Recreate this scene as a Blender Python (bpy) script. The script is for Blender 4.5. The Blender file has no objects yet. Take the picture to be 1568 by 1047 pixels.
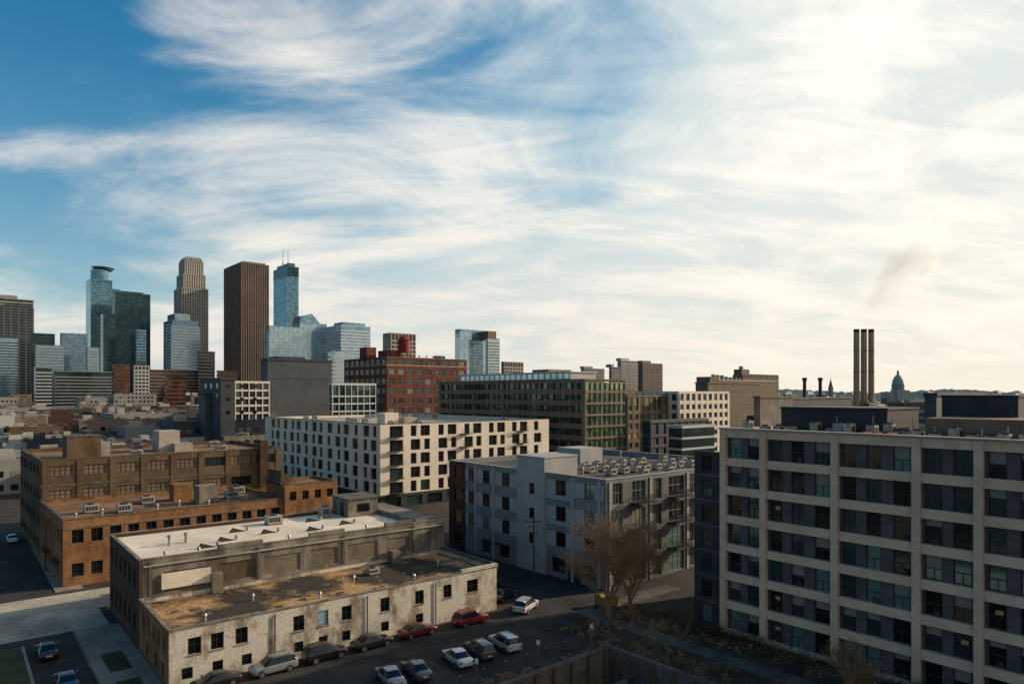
import bpy, bmesh, math, random
from mathutils import Vector, Matrix
random.seed(7)
R=random.random
def U(a,b): return a+(b-a)*R()
scene=bpy.context.scene
ANG=40.8
CAMH=28.0
# ------------------------------------------------------------------ materials
MATS={}
def newmat(name):
    m=bpy.data.materials.new(name); m.use_nodes=True
    nt=m.node_tree; b=nt.nodes['Principled BSDF']; return m,nt,b
def mat(name,col,rough=.85,metal=0,var=.25,scale=.6,col2=None,bump=0,vs=(1,1,1),spec=.3,fine=0,lo=.35,hi=.65):
    if name in MATS: return MATS[name]
    m,nt,b=newmat(name); N=nt.nodes; K=nt.links
    tc=N.new('ShaderNodeTexCoord'); mp=N.new('ShaderNodeMapping'); mp.inputs['Scale'].default_value=vs
    no=N.new('ShaderNodeTexNoise'); no.inputs['Scale'].default_value=scale; no.inputs['Detail'].default_value=5; no.inputs['Roughness'].default_value=.65
    K.new(tc.outputs['Object'],mp.inputs[0]); K.new(mp.outputs[0],no.inputs['Vector'])
    cr=N.new('ShaderNodeValToRGB'); cr.color_ramp.elements[0].position=lo; cr.color_ramp.elements[1].position=hi
    c2=col2 if col2 else tuple(min(1,c*(1+var)) for c in col)
    c1=col if col2 else tuple(c*(1-var) for c in col)
    cr.color_ramp.elements[0].color=(*c1,1); cr.color_ramp.elements[1].color=(*c2,1)
    K.new(no.outputs['Fac'],cr.inputs[0]); out=cr.outputs[0]
    if fine:
        n2=N.new('ShaderNodeTexNoise'); n2.inputs['Scale'].default_value=scale*14; n2.inputs['Detail'].default_value=3
        K.new(mp.outputs[0],n2.inputs['Vector'])
        mr=N.new('ShaderNodeMapRange'); mr.inputs['From Min'].default_value=.3; mr.inputs['From Max'].default_value=.7; mr.inputs['To Min'].default_value=1-fine; mr.inputs['To Max'].default_value=1+fine
        K.new(n2.outputs['Fac'],mr.inputs[0])
        vm=N.new('ShaderNodeVectorMath'); vm.operation='SCALE'; K.new(out,vm.inputs[0]); K.new(mr.outputs[0],vm.inputs['Scale']); out=vm.outputs[0]
    K.new(out,b.inputs['Base Color'])
    b.inputs['Roughness'].default_value=rough; b.inputs['Metallic'].default_value=metal; b.inputs['Specular IOR Level'].default_value=spec
    if bump:
        bp=N.new('ShaderNodeBump'); bp.inputs['Strength'].default_value=bump; bp.inputs['Distance'].default_value=.1
        K.new(no.outputs['Fac'],bp.inputs['Height']); K.new(bp.outputs[0],b.inputs['Normal'])
    MATS[name]=m; return m
def glass(name,dark,light,cell=(3,3,3.9),rough=.12,metal=.55,k=3):
    if name in MATS: return MATS[name]
    m,nt,b=newmat(name); N=nt.nodes; K=nt.links
    tc=N.new('ShaderNodeTexCoord'); ad=N.new('ShaderNodeVectorMath'); ad.operation='ADD'; ad.inputs[1].default_value=(.73,.73,.31)
    sn=N.new('ShaderNodeVectorMath'); sn.operation='SNAP'; sn.inputs[1].default_value=cell
    wn=N.new('ShaderNodeTexWhiteNoise'); K.new(tc.outputs['Object'],ad.inputs[0]); K.new(ad.outputs[0],sn.inputs[0]); K.new(sn.outputs[0],wn.inputs['Vector'])
    pw=N.new('ShaderNodeMath'); pw.operation='POWER'; pw.inputs[1].default_value=k; K.new(wn.outputs['Value'],pw.inputs[0])
    mx=N.new('ShaderNodeMix'); mx.data_type='RGBA'; mx.inputs[6].default_value=(*dark,1); mx.inputs[7].default_value=(*light,1)
    K.new(pw.outputs[0],mx.inputs[0]); K.new(mx.outputs[2],b.inputs['Base Color'])
    b.inputs['Roughness'].default_value=rough; b.inputs['Metallic'].default_value=metal
    MATS[name]=m; return m
def plain(name,col,rough=.5,metal=0,emit=0,coat=0):
    if name in MATS: return MATS[name]
    m,nt,b=newmat(name); b.inputs['Base Color'].default_value=(*col,1); b.inputs['Roughness'].default_value=rough; b.inputs['Metallic'].default_value=metal
    if coat: b.inputs['Coat Weight'].default_value=coat
    if emit: b.inputs['Emission Color'].default_value=(*col,1); b.inputs['Emission Strength'].default_value=emit
    MATS[name]=m; return m

asphalt=mat('asphalt',(.020,.019,.018),.9,var=.3,scale=.25,col2=(.055,.050,.045),fine=.3)
concrete=mat('concrete',(.18,.165,.14),.9,scale=.35,col2=(.31,.285,.245),fine=.12)
conc_dark=mat('conc_dark',(.065,.056,.048),.9,scale=.5,col2=(.15,.13,.11),fine=.2)
sunlit_road=mat('sunlit_road',(.24,.21,.17),.9,scale=.15,col2=(.52,.46,.37),fine=.2)  # road colour brightened to stand in for sunlight on the cross street
dirt=mat('dirt',(.025,.020,.014),.95,scale=.3,col2=(.09,.066,.042),fine=.35)
grass=mat('grass',(.022,.035,.012),.95,scale=.4,col2=(.07,.07,.025),fine=.3)
cityfloor=mat('cityfloor',(.025,.023,.021),.95,scale=.02,col2=(.07,.058,.048),fine=.3)
whitewash=mat('whitewash',(.24,.185,.13),.9,scale=.40,col2=(.60,.54,.45),fine=.24,bump=.3,lo=.38,hi=.52,vs=(1,1,.6))
orangebrick=mat('orangebrick',(.15,.068,.028),.9,scale=.5,col2=(.33,.165,.068),fine=.25,vs=(1,1,.6))
yellowbrick=mat('yellowbrick',(.075,.050,.028),.9,scale=.3,col2=(.155,.108,.060),fine=.2,vs=(1,1,.4))
darkbrick=mat('darkbrick',(.045,.024,.018),.9,scale=.5,col2=(.10,.048,.032),fine=.2)
redbrick=mat('redbrick',(.11,.034,.024),.9,scale=.2,col2=(.20,.064,.042),fine=.2)
tanpanel=mat('tanpanel',(.12,.095,.07),.9,scale=.4,col2=(.22,.18,.13),fine=.2)
stonegrey=mat('stonegrey',(.10,.083,.066),.9,scale=.5,col2=(.28,.24,.195),fine=.25,vs=(1,1,.35))
roofwhite=mat('roofwhite',(.56,.47,.36),.75,scale=.14,col2=(.84,.74,.60),fine=.08)
roofgravel=mat('roofgravel',(.045,.036,.027),.95,scale=.16,col2=(.42,.25,.11),fine=.4,lo=.47,hi=.60)
roofbrown=mat('roofbrown',(.11,.060,.034),.95,scale=.2,col2=(.28,.16,.09),fine=.2)
roofdark=mat('roofdark',(.04,.037,.034),.9,scale=.2,col2=(.10,.088,.075),fine=.2)
rooflight=mat('rooflight',(.26,.23,.195),.9,scale=.15,col2=(.45,.40,.34),fine=.12)
cwhite=mat('cwhite',(.66,.57,.46),.8,scale=.15,col2=(.78,.69,.57),fine=.04)
cdark=mat('cdark',(.03,.03,.03),.7,scale=.5,fine=.1)
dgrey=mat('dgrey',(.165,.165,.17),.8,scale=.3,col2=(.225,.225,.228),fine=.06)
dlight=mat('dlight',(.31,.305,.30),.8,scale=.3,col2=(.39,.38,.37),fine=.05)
dshade=mat('dshade',(.11,.115,.11),.8,scale=.3,col2=(.165,.165,.155),fine=.06)  # grey darkened to put shade on the sun-grazed S wall
ebeige=mat('ebeige',(.60,.415,.29),.85,scale=.35,col2=(.74,.54,.39),fine=.07)
epanel=mat('epanel',(.072,.060,.068),.7,scale=.5,col2=(.118,.10,.108),fine=.06)
edark=mat('edark',(.045,.042,.047),.75,scale=.5,fine=.1)
hbrown=mat('hbrown',(.16,.108,.078),.85,scale=.1,col2=(.23,.165,.12),fine=.05)
slate=mat('slate',(.035,.042,.050),.7,scale=.1,col2=(.055,.064,.074),fine=.06)
slate2=mat('slate2',(.055,.065,.075),.7,scale=.1,col2=(.085,.095,.105),fine=.06)
steel=mat('steel',(.28,.28,.28),.5,metal=.4,scale=1)
ducting=mat('ducting',(.38,.35,.31),.6,metal=.2,scale=1.5)
darksteel=mat('darksteel',(.04,.04,.040),.6,metal=.2,scale=1)
redpaint=mat('redpaint',(.22,.025,.018),.6,scale=1)
stacktan=mat('stacktan',(.34,.23,.15),.85,scale=.15,col2=(.44,.32,.22),vs=(1,1,.3))
wood=mat('wood',(.10,.07,.045),.9,scale=2,vs=(4,4,.4),fine=.2)
bark=mat('bark',(.24,.15,.08),.95,scale=3,fine=.3)
leafA=mat('leafA',(.30,.16,.06),.9,scale=.6,col2=(.50,.31,.14))
shrubm=mat('shrubm',(.04,.03,.015),.95,scale=1,col2=(.12,.08,.04))
whitepaint=mat('whitepaint',(.6,.6,.57),.7,scale=3)
greensign=plain('greensign',(.02,.25,.12),.5)
bluepane=plain('bluepane',(.24,.36,.42),.4)
winDark=plain('winDark',(.008,.010,.011),.08)
winMid=plain('winMid',(.06,.10,.10),.06,.6)
winGreen=plain('winGreen',(.17,.28,.25),.12,.45)
winBlind=plain('winBlind',(.20,.19,.16),.5)
winWarm=plain('winWarm',(.45,.27,.09),.4)
winBrown=plain('winBrown',(.10,.05,.02),.3)
frameBlk=plain('frameBlk',(.022,.022,.023),.5)
frameWht=plain('frameWht',(.26,.25,.23),.6)
WSET=[winDark]*6+[winMid]*3+[winBlind]
# ------------------------------------------------------------------ box builder
class B:
    def __init__(s,name,ox,oy,ang=ANG,oz=0):
        s.name=name;s.o=(ox,oy,oz);s.a=math.radians(ang);s.v=[];s.f=[];s.mi=[];s.ms=[]
    def mid(s,m):
        if m not in s.ms: s.ms.append(m)
        return s.ms.index(m)
    def box(s,x0,x1,y0,y1,z0,z1,m):
        if x0>x1:x0,x1=x1,x0
        if y0>y1:y0,y1=y1,y0
        n=len(s.v)
        s.v+=[(x0,y0,z0),(x1,y0,z0),(x1,y1,z0),(x0,y1,z0),(x0,y0,z1),(x1,y0,z1),(x1,y1,z1),(x0,y1,z1)]
        s.f+=[(n,n+3,n+2,n+1),(n+4,n+5,n+6,n+7),(n,n+1,n+5,n+4),(n+1,n+2,n+6,n+5),(n+2,n+3,n+7,n+6),(n+3,n,n+4,n+7)]
        s.mi+=[s.mid(m)]*6
    def fb(s,F,a,b,d0,d1,z0,z1,m,off=0):
        if F=='S': s.box(a,b,off-d1,off-d0,z0,z1,m)
        else: s.box(off-d1,off-d0,a,b,z0,z1,m)
    def cyl(s,x,y,z0,z1,r,m,n=10,r2=None):
        r2=r if r2 is None else r2
        k=len(s.v)
        for i in range(n):
            t=2*math.pi*i/n; s.v.append((x+r*math.cos(t),y+r*math.sin(t),z0))
        for i in range(n):
            t=2*math.pi*i/n; s.v.append((x+r2*math.cos(t),y+r2*math.sin(t),z1))
        for i in range(n):
            j=(i+1)%n; s.f.append((k+i,k+j,k+n+j,k+n+i)); s.mi.append(s.mid(m))
        s.f.append(tuple(k+n+i for i in range(n))); s.mi.append(s.mid(m))
        s.f.append(tuple(k+n-1-i for i in range(n))); s.mi.append(s.mid(m))
    def prism(s,pts,y0,y1,m):
        n=len(pts);k=len(s.v)
        s.v+=[(p[0],y0,p[1]) for p in pts]+[(p[0],y1,p[1]) for p in pts]
        for i in range(n):
            j=(i+1)%n; s.f.append((k+i,k+j,k+n+j,k+n+i)); s.mi.append(s.mid(m))
        s.f.append(tuple(k+n-1-i for i in range(n))); s.mi.append(s.mid(m)); s.f.append(tuple(k+n+i for i in range(n))); s.mi.append(s.mid(m))
    def shell(s,x0,x1,y0,y1,z1,wall,roof,t=.3,par=.7,z0=0,cope=None):
        zr=z1-par
        s.box(x0+t,x1,y0+t,y1,z0,zr,wall); s.box(x0+t+.01,x1-.31,y0+t+.01,y1-.31,zr,zr+.06,roof)
        s.box(x0+t,x1,y1-.3,y1,zr,z1,wall); s.box(x1-.3,x1,y0+t,y1-.3,zr,z1,wall)
        c=cope or wall
        s.box(x0-.06,x1+.06,y0-.06,y0+t+.04,z1,z1+.12,c); s.box(x0-.06,x0+t+.04,y0+t+.04,y1-.34,z1,z1+.12,c)
        s.box(x0-.06,x1+.06,y1-.34,y1+.06,z1,z1+.12,c); s.box(x1-.34,x1+.06,y0+t+.04,y1-.34,z1,z1+.12,c)
    def facade(s,F,s0,s1,z0,z1,nf,cols,wall,wb=.3,wt=.8,t=.3,panes=None,frame=None,off=0,rec=.2,span=None,mull=1,sill=None):
        panes=panes or WSET; fh=(z1-z0)/nf; prev=z0; span=span or wall
        for i in range(nf):
            a=z0+i*fh+wb*fh; b=z0+i*fh+wt*fh
            s.fb(F,s0,s1,-t,0,prev,a,span,off); prev=b
            p=s0
            for (c0,c1) in cols:
                if c0-p>.01: s.fb(F,p,c0,-t,0,a,b,wall,off)
                p=c1
                s.fb(F,c0,c1,-t-.01,-rec,a,b,random.choice(panes),off)
                if frame:
                    w=.07
                    s.fb(F,c0,c0+w,-rec,-rec+.06,a,b,frame,off); s.fb(F,c1-w,c1,-rec,-rec+.06,a,b,frame,off)
                    s.fb(F,c0+w,c1-w,-rec,-rec+.06,b-w,b,frame,off); s.fb(F,c0+w,c1-w,-rec,-rec+.06,a,a+w,frame,off)
                    for q in range(1,mull+1):
                        xm=c0+(c1-c0)*q/(mull+1); s.fb(F,xm-.03,xm+.03,-rec,-rec+.05,a+w,b-w,frame,off)
                    zm=a+(b-a)*.55
                    if b-a>1.1: s.fb(F,c0+w,c1-w,-rec,-rec+.045,zm-.03,zm+.03,frame,off)
                if sill: s.fb(F,c0-.08,c1+.08,0,.07,a-.12,a,sill,off)
            if s1-p>.01: s.fb(F,p,s1,-t,0,a,b,wall,off)
        s.fb(F,s0,s1,-t,0,prev,z1,span,off)
    def finish(s):
        me=bpy.data.meshes.new(s.name); me.from_pydata(s.v,[],s.f)
        for m in s.ms: me.materials.append(m)
        me.polygons.foreach_set('material_index',s.mi); me.update()
        ob=bpy.data.objects.new(s.name,me); scene.collection.objects.link(ob)
        ob.location=s.o; ob.rotation_euler=(0,0,s.a); return ob
def ucols(a,b,n,w):
    st=(b-a)/n; return [(a+st*(i+.5)-w/2,a+st*(i+.5)+w/2) for i in range(n)]
def hvac(b,x,y,z,w=2,d=1.6,h=1.3):
    b.box(x,x+w,y,y+d,z+.2,z+h,ducting); b.box(x-.05,x+w+.05,y-.05,y+d+.05,z,z+.2,darksteel)
    b.cyl(x+w*.5,y+d*.5,z+h,z+h+.18,min(w,d)*.36,darksteel,12)
    for i in range(4): b.box(x+.15+i*(w-.3)/4,x+.15+(i+.7)*(w-.3)/4,y-.03,y,z+.45,z+h-.2,darksteel)
def vent(b,x,y,z,h=.9,r=.14):
    b.cyl(x,y,z,z+h,r,ducting,8); b.cyl(x,y,z+h,z+h+.22,r*1.9,steel,8,r*1.1)

# ------------------------------------------------------------------ near buildings
a=B('whitewashed_warehouse_building',-32.3,65.2,39)
ws=[2.26,4.36,6.7,12.6,15.3,18.05,22.8,27.4,31.4]
cols=[(x-.6,x+.6) for x in ws]+[(34.3,36)]
old=[winDark]*5+[winMid]
a.facade('S',0,39,0,2.3,1,[(x-.5,x+.5) for x in [1.6,4.4,7.2,12.6,15.3,18,22.8,27.4]],whitewash,.3,.78,panes=old,frame=frameBlk)
a.facade('S',0,39,2.3,5.5,1,cols,whitewash,.2,.70,panes=old,frame=frameBlk,sill=stonegrey)
a.fb('S',14.8,15.8,-.19,-.12,3.05,4.5,bluepane)
a.facade('W',.3,13.5,0,2.3,1,[(2,3.2),(5,6.2),(9,10.2)],orangebrick,.2,.85,panes=old,frame=frameBlk)
a.facade('W',.3,13.5,2.3,5.5,1,[(1.6,2.5),(3.8,4.7),(6,6.9),(8.4,9.3),(10.8,11.7)],orangebrick,.22,.72,panes=old,frame=frameBlk,sill=stonegrey)
a.shell(0,39,0,13.5,5.5,whitewash,roofgravel,par=.55,cope=stonegrey)
a.box(33.5,39.05,-.07,.32,5.62,6.0,whitewash)
a.box(.0,8.6,-.04,.34,5.62,5.72,stonegrey)
a.box(39,39.3,0,13.2,5.2,5.9,conc_dark)
a.fb('S',0,39.8,-.3,0,0,5.4,stonegrey,13.5)
a.facade('S',0,39.8,5.4,9.7,1,[(2.6,7.2),(8.4,12.6),(13.6,18.2),(19.6,23.2),(24.6,29),(30.4,34),(35,38.6)],stonegrey,.12,.62,panes=[tanpanel,tanpanel,stonegrey,yellowbrick],off=13.5,rec=.12)
a.facade('W',13.8,31.5,0,9.7,2,ucols(14.6,31,6,1.2),darkbrick,.3,.72,panes=old,frame=frameBlk,sill=conc_dark)
a.shell(0,39.8,13.5,31.5,9.7,darkbrick,roofwhite,par=.5,cope=stonegrey)
a.box(0,.29,13.3,13.79,0,9.7,darkbrick)
for x0,x1 in [(8.3,13.5),(19.4,24.2),(30.2,34.4)]: a.box(x0,x1,13.42,13.9,9.82,10.25,stonegrey)
a.box(2.2,7.4,13.2,13.46,6.2,7.9,roofwhite); a.box(7.4,8.6,12.6,13.46,5.0,7.2,tanpanel)
for x in [1.1,12.9,24,34.6]: a.box(x-.15,x+.15,13.3,13.5,5.0,9.4,conc_dark)
a.box(0.4,39.6,13.28,13.5,8.9,9.05,rooflight)
a.box(30.5,35.5,25.5,31.1,9.2,11.9,stonegrey); a.box(30.3,35.7,25.3,31.3,11.9,12.1,conc_dark); a.box(30.44,30.5,27,28.2,9.2,11.3,darksteel); a.box(32,34,25.44,25.5,10,11.2,winDark)
a.box(35.5,39.2,14.2,31.1,9.26,10.0,stonegrey)
a.box(36,39.8,31.5,39,0,8.5,stonegrey)
for i,(x,y) in enumerate([(10,20),(16,21.5),(21.5,19.5),(27,21),(7,17.5),(13,25),(24,26)]):
    a.prism([(x,9.27),(x+2.2,9.27),(x+.5,9.9)],y,y+.25,darksteel); a.cyl(x+2.6,y+.6,9.25,9.75,.22,ducting,8)
for i in range(9): vent(a,3+i*3.6,15.2,9.2,.6)
hvac(a,19,27,9.2); hvac(a,27.5,28,9.2,1.4,1.4,1.6); vent(a,5,22,9.2,1.1,.2); vent(a,7,22.4,9.2,1.1,.2)
for i in range(6): vent(a,4+i*6.1,3+(i%2)*4,4.95,.6)
hvac(a,25,8,4.95,1.4,1.0,.9); a.box(30.4,31.6,11.8,13.2,4.95,6.6,tanpanel)
for i in range(40):
    x=U(1,38);y=U(1,12); a.box(x,x+U(.2,1.1),y,y+U(.2,.6),4.98,5.05+U(0,.15),random.choice([tanpanel,wood,conc_dark]))
for x in [10,20.5,29.6]: a.cyl(x,-.12,0,5.2,.07,darksteel,6)
a.finish()

b=B('orange_brick_building',-64.6,99.6)
b.facade('S',0,32.7,0,9.7,2,ucols(.6,32.4,13,1.5),orangebrick,.28,.68,panes=old,frame=frameBlk,sill=stonegrey)
b.facade('W',.3,24,0,9.7,2,ucols(.6,23.6,8,1.5),orangebrick,.28,.68,panes=old,frame=frameBlk,sill=stonegrey)
b.shell(0,32.7,0,24,9.7,orangebrick,roofbrown,par=.6,cope=conc_dark)
b.facade('S',32.7,42.6,0,12,3,ucols(33,42.3,4,1.2),orangebrick,.3,.68,panes=old,frame=frameBlk,off=-.4)
b.shell(32.7,42.6,-.4,9,12,orangebrick,roofbrown,par=.4,cope=conc_dark)
b.prism([(33,12.1),(36,12.1),(33,14.2)],2,8.5,yellowbrick)
b.box(0,32.7,-.1,0,8.3,8.55,stonegrey)
b.box(18,21,12,15,9.2,12.0,orangebrick); b.box(20.4,23.4,6,9,9.2,12.2,stonegrey)
for x,y in [(4,8),(8,5),(13,12),(26,9),(29,14)]: hvac(b,x,y,9.15)
for i in range(8): vent(b,2+i*3.8,3+(i*7)%5,9.1)
b.box(-.9,-.06,3,6.5,2.9,3.3,darksteel)
b.box(-.9,-.06,13,16.5,2.9,3.3,darksteel)
b.finish()
b=B('yellow_brick_factory_building',-80.3,117.8)
b.facade('S',0,42,0,16.6,4,ucols(.8,41.4,8,4.0),yellowbrick,.3,.72,panes=[winMid,tanpanel,hbrown,hbrown,winDark],frame=frameBlk,mull=4)
b.facade('W',.3,29,0,16.6,4,ucols(.6,28.6,6,3.4),yellowbrick,.3,.72,panes=[winMid,tanpanel,winDark],frame=frameBlk,mull=3)
b.shell(0,42,0,29,16.6,yellowbrick,roofbrown,par=.7,cope=conc_dark)
b.box(0,42.1,-.08,0,11.9,12.3,conc_dark)
for i in range(9): b.box(.25+i*5.08,.75+i*5.08,-.12,0,9,16.4,yellowbrick)
b.box(5,10.5,8,13,15.9,19.9,yellowbrick); b.box(4.9,10.6,7.9,13.1,19.9,20.1,conc_dark); b.box(10.5,12.2,9,12,15.9,18.6,rooflight)
b.box(22,26,14,19,15.9,20.2,rooflight); b.box(24.5,28,12,14,15.9,17.6,rooflight)
b.box(37.2,38.8,-1.2,-.12,9,18.4,darkbrick)
for x,y in [(15,5),(18,18),(31,6),(34,20)]: hvac(b,x,y,15.95)
b.finish()

b=B('white_apartment_building',-31.6,166)
L,W,Z=56,72,20.5; nf=6; fh=Z/nf
for i in range(nf):
    z0=i*fh;z1=z0+fh
    if i==0:
        b.facade('S',0,L,z0,z1,1,ucols(.5,L-.5,9,4.5),cdark,.1,.8,panes=WSET,t=.6,rec=.4)
        b.facade('W',.6,W,z0,z1,1,ucols(1,W-.5,12,4.5),cdark,.1,.8,panes=WSET,t=.6,rec=.4); continue
    cs=[(2.6,6.4)]
    x=8.6;k=0
    while x<L-3.4:
        w=1.7 if (k+i)%2 else 2.8
        cs.append((x,x+w)); x+=w+(2.6 if k%2 else 1.2); k+=1
    b.facade('S',0,L,z0,z1,1,cs,cwhite,.08,.86,panes=[winDark]*6+[winMid],t=.6,rec=.4,frame=frameBlk)
    cs=[];x=1.8;k=0
    while x<W-3.4:
        w=1.9 if (k+i)%2 else 3.0
        cs.append((x,x+w)); x+=w+(2.8 if k%3 else 1.7); k+=1
    b.facade('W',.6,W,z0,z1,1,cs,cwhite,.08,.86,panes=[winDark]*6+[winMid],t=.6,rec=.4,frame=frameBlk)
    for xx in (3,24,44):
        b.box(xx-.4,xx+3,-1.3,0,z0+.25,z0+.4,darksteel)
        for q in range(9): b.box(xx-.4+q*.42,xx-.36+q*.42,-1.3,-1.26,z0+.4,z0+1.4,darksteel)
        b.box(xx-.4,xx+3,-1.33,-1.25,z0+1.4,z0+1.46,darksteel)
b.shell(0,L,0,W,Z,cwhite,rooflight,t=.6,par=.8,cope=frameBlk)
b.box(6,10,8,12,19.7,23,cwhite); b.box(11,15,7,10,19.7,21.8,rooflight)
for i in range(22): hvac(b,U(4,50),U(4,66),19.76,1.4,1.2,1.2)
b.finish()

b=B('grey_apartment_building',13.3,98)
Z=15.7
zf=[0,3.9,7.8,11.7,15.7]
for i in range(4):
    z0,z1=zf[i],zf[i+1]
    wc=[(2.2,4.2),(8,10.2),(14.4,15.6),(17,18.2),(21,23),(26.2,28.2),(30.6,32.2)]
    if i==0: wc=[(2.2,4.8),(8,11),(21,23.6),(26,28.4)]
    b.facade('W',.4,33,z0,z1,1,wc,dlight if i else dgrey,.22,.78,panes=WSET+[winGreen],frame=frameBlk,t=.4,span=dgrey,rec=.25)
    b.facade('W',33,38,z0,z1,1,[(34.2,36.4)],darkbrick,.22,.78,panes=WSET,frame=frameBlk,t=.4,rec=.25)
    sc=[(1.6,3.6),(5.8,8.9),(11.0,12.8),(14.6,18.6),(20.2,22.2),(24.0,28),(30,31.8),(33.6,37.4)]
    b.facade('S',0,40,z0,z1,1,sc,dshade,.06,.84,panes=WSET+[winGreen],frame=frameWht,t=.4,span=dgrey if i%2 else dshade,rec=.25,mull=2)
    if i:
        for xx in (5.4,14.4,23.8,33.2):
            b.box(xx,xx+4.2,-1.6,0,z0+.1,z0+.28,darksteel)
            for q in range(22): b.box(xx+q*.195,xx+q*.195+.05,-1.6,-1.55,z0+.28,z0+1.3,darksteel)
            for q in range(8): b.box(xx,xx+.05,-1.5+q*.19,-1.45+q*.19,z0+.28,z0+1.3,darksteel)
            b.box(xx,xx+4.2,-1.63,-1.52,z0+1.3,z0+1.38,darksteel)
for y in (1,6.3,12.2,24.8,29.8): b.box(-.14,0,y,y+.5,0,15.4,dlight)
for x in (.6,9.8,19.2,28.9,38.9): b.box(x,x+.5,-.14,0,0,15.4,dlight)
for k in (2,3): b.box(-.05,0,6.8,12.2,zf[k]+.2,zf[k]+.75,bluepane)
b.shell(0,40,0,38,Z,dgrey,roofdark,t=.4,par=.9,cope=dlight)
b.box(-.35,7,12.3,18.8,0.02,17.9,dlight); b.box(-.45,7.1,12.2,18.9,17.9,18.1,dlight)
for z in (4.4,8.3,12.2): b.box(-.4,-.35,14.6,15.7,z,z+1.7,winDark); b.box(-.38,-.35,12.35,18.75,z-.6,z-.54,dgrey)
b.box(20,26,24,30,14.8,17.6,dlight)
for r in range(4):
    for q in range(9):
        if R()<.85: hvac(b,10+q*3.1+U(-.3,.3),3.5+r*4.2+U(-.3,.3),14.86,1.3,1.2,1.1)
for r in range(14): vent(b,U(3,38),U(3,34),14.86,1.2)
b.box(-.03,.0,4.9,7.6,0,2.9,darksteel); b.box(-.9,-.14,20.6,24,2.9,3.1,darksteel)
b.finish()

b=B('beige_frame_apartment_building',51.9,49.9)
Z=23.3; nf=7; fh=Z/nf
pil=[41.5,36.45,28.5,20.8,15.7,8,0]
epan=[winDark]*6+[winMid]*6+[winGreen,winGreen,winBrown]
t=.7
for i in range(nf):
    z0=i*fh
    for j in range(len(pil)-1):
        y1,y0=pil[j],pil[j+1]; wdt=y1-y0; a0=y0+.35; a1=y1-.35
        if wdt>6: fr=[(.04,.26),(.42,.62),(.76,.96)]
        else: fr=[(.06,.40),(.60,.94)]
        cs=[(a0+(a1-a0)*p,a0+(a1-a0)*q) for p,q in fr]
        pn=epan+([winGreen]*3+[winMid]*2 if j in(0,3) else [])
        zb=z0+.5; zt=z0+fh-.42
        p=a0
        for (c0,c1) in cs:
            if c0-p>.01: b.fb('W',p,c0,-t,-.42,zb,zt,epanel)
            p=c1; b.fb('W',c0,c1,-t,-.6,zb,zt,random.choice(pn))
            for q in (c0,c1-.08): b.fb('W',q,q+.08,-.6,-.5,zb,zt,frameBlk)
            zm=zb+(zt-zb)*.45; b.fb('W',c0+.08,c1-.08,-.6,-.52,zm-.04,zm+.04,frameBlk)
            rr=R()
            if rr<.22: b.fb('W',c0+.08,c1-.08,-.6,-.56,zm+.04+(zt-zm)*U(0,.5),zt,winBlind)
            elif rr<.26: b.fb('W',c0+.3,c0+.9,-.6,-.57,zm+.2,zm+.6,winWarm)
            b.fb('W',(c0+c1)/2-.03,(c0+c1)/2+.03,-.6,-.53,zb,zm-.04,frameBlk)
            if R()<.3: b.fb('W',c0+.2,c0+.75,-.42,-.36,zb+.05,zb+.55,darksteel)
        if a1-p>.01: b.fb('W',p,a1,-t,-.42,zb,zt,epanel)
    b.fb('W',0,41.85,-t,-.03,z0-.42 if i else 0,z0+.5 if i else .5,ebeige)
b.fb('W',0,41.85,-t,-.03,Z-.42,Z+.5,ebeige)
for y in pil: b.fb('W',max(0,y-.38),y+.35,-.02,.16,0,Z+.42,ebeige)
for y in pil[:-1]: b.fb('W',y-.35,y+.35,-t,-.025,0,Z-.43,ebeige)
b.facade('W',41.86,45.6,0,21,7,[(43.2,44.6)],edark,.2,.86,panes=epan,frame=frameBlk,off=.25)
for i in range(7): b.fb('W',41.9,45.5,0,.04,i*3+.02,i*3+.32,epanel,off=.25)
b.box(.55,30,41.86,45.6,0,20.6,edark)
b.box(.7,30,0,41.85,0,Z-.3,edark); b.box(.7,29.7,.3,41.5,Z-.3,Z-.24,roofdark)
b.box(.7,30,41.5,41.85,Z-.3,Z+.5,ebeige); b.box(29.7,30,0,41.5,Z-.3,Z+.5,ebeige)
b.fb('W',-.1,42,-1.0,.2,Z+.5,Z+.68,rooflight)
b.box(7,16,26,38,Z-.24,Z+2.9,edark); b.box(6.9,16.1,25.9,38.1,Z+2.9,Z+3.1,darksteel)
b.box(6,15,12,22,Z-.24,Z+2.2,hbrown); b.box(14,22,16,23,Z-.24,Z+4.3,edark); b.box(13.9,22.1,15.9,23.1,Z+4.3,Z+4.5,darksteel)
b.box(9,12,4,8,Z-.24,Z+2.4,stonegrey)
for i in range(26): hvac(b,U(1.8,5.5),1.5+i*1.55,Z-.24,1,.9,U(.9,1.7))
b.prism([(3,Z-.2),(5.5,Z-.2),(4.2,Z+1.9)],9,11,rooflight)
for i in range(14): b.cyl(2+i*.4,8+i*2.1,Z-.2,Z+U(1.3,2.4),.07,steel,6)
for i in range(3): b.box(2,7,24+i*1.2,24.3+i*1.2,Z+.1,Z+.7,redpaint)
b.finish()

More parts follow.
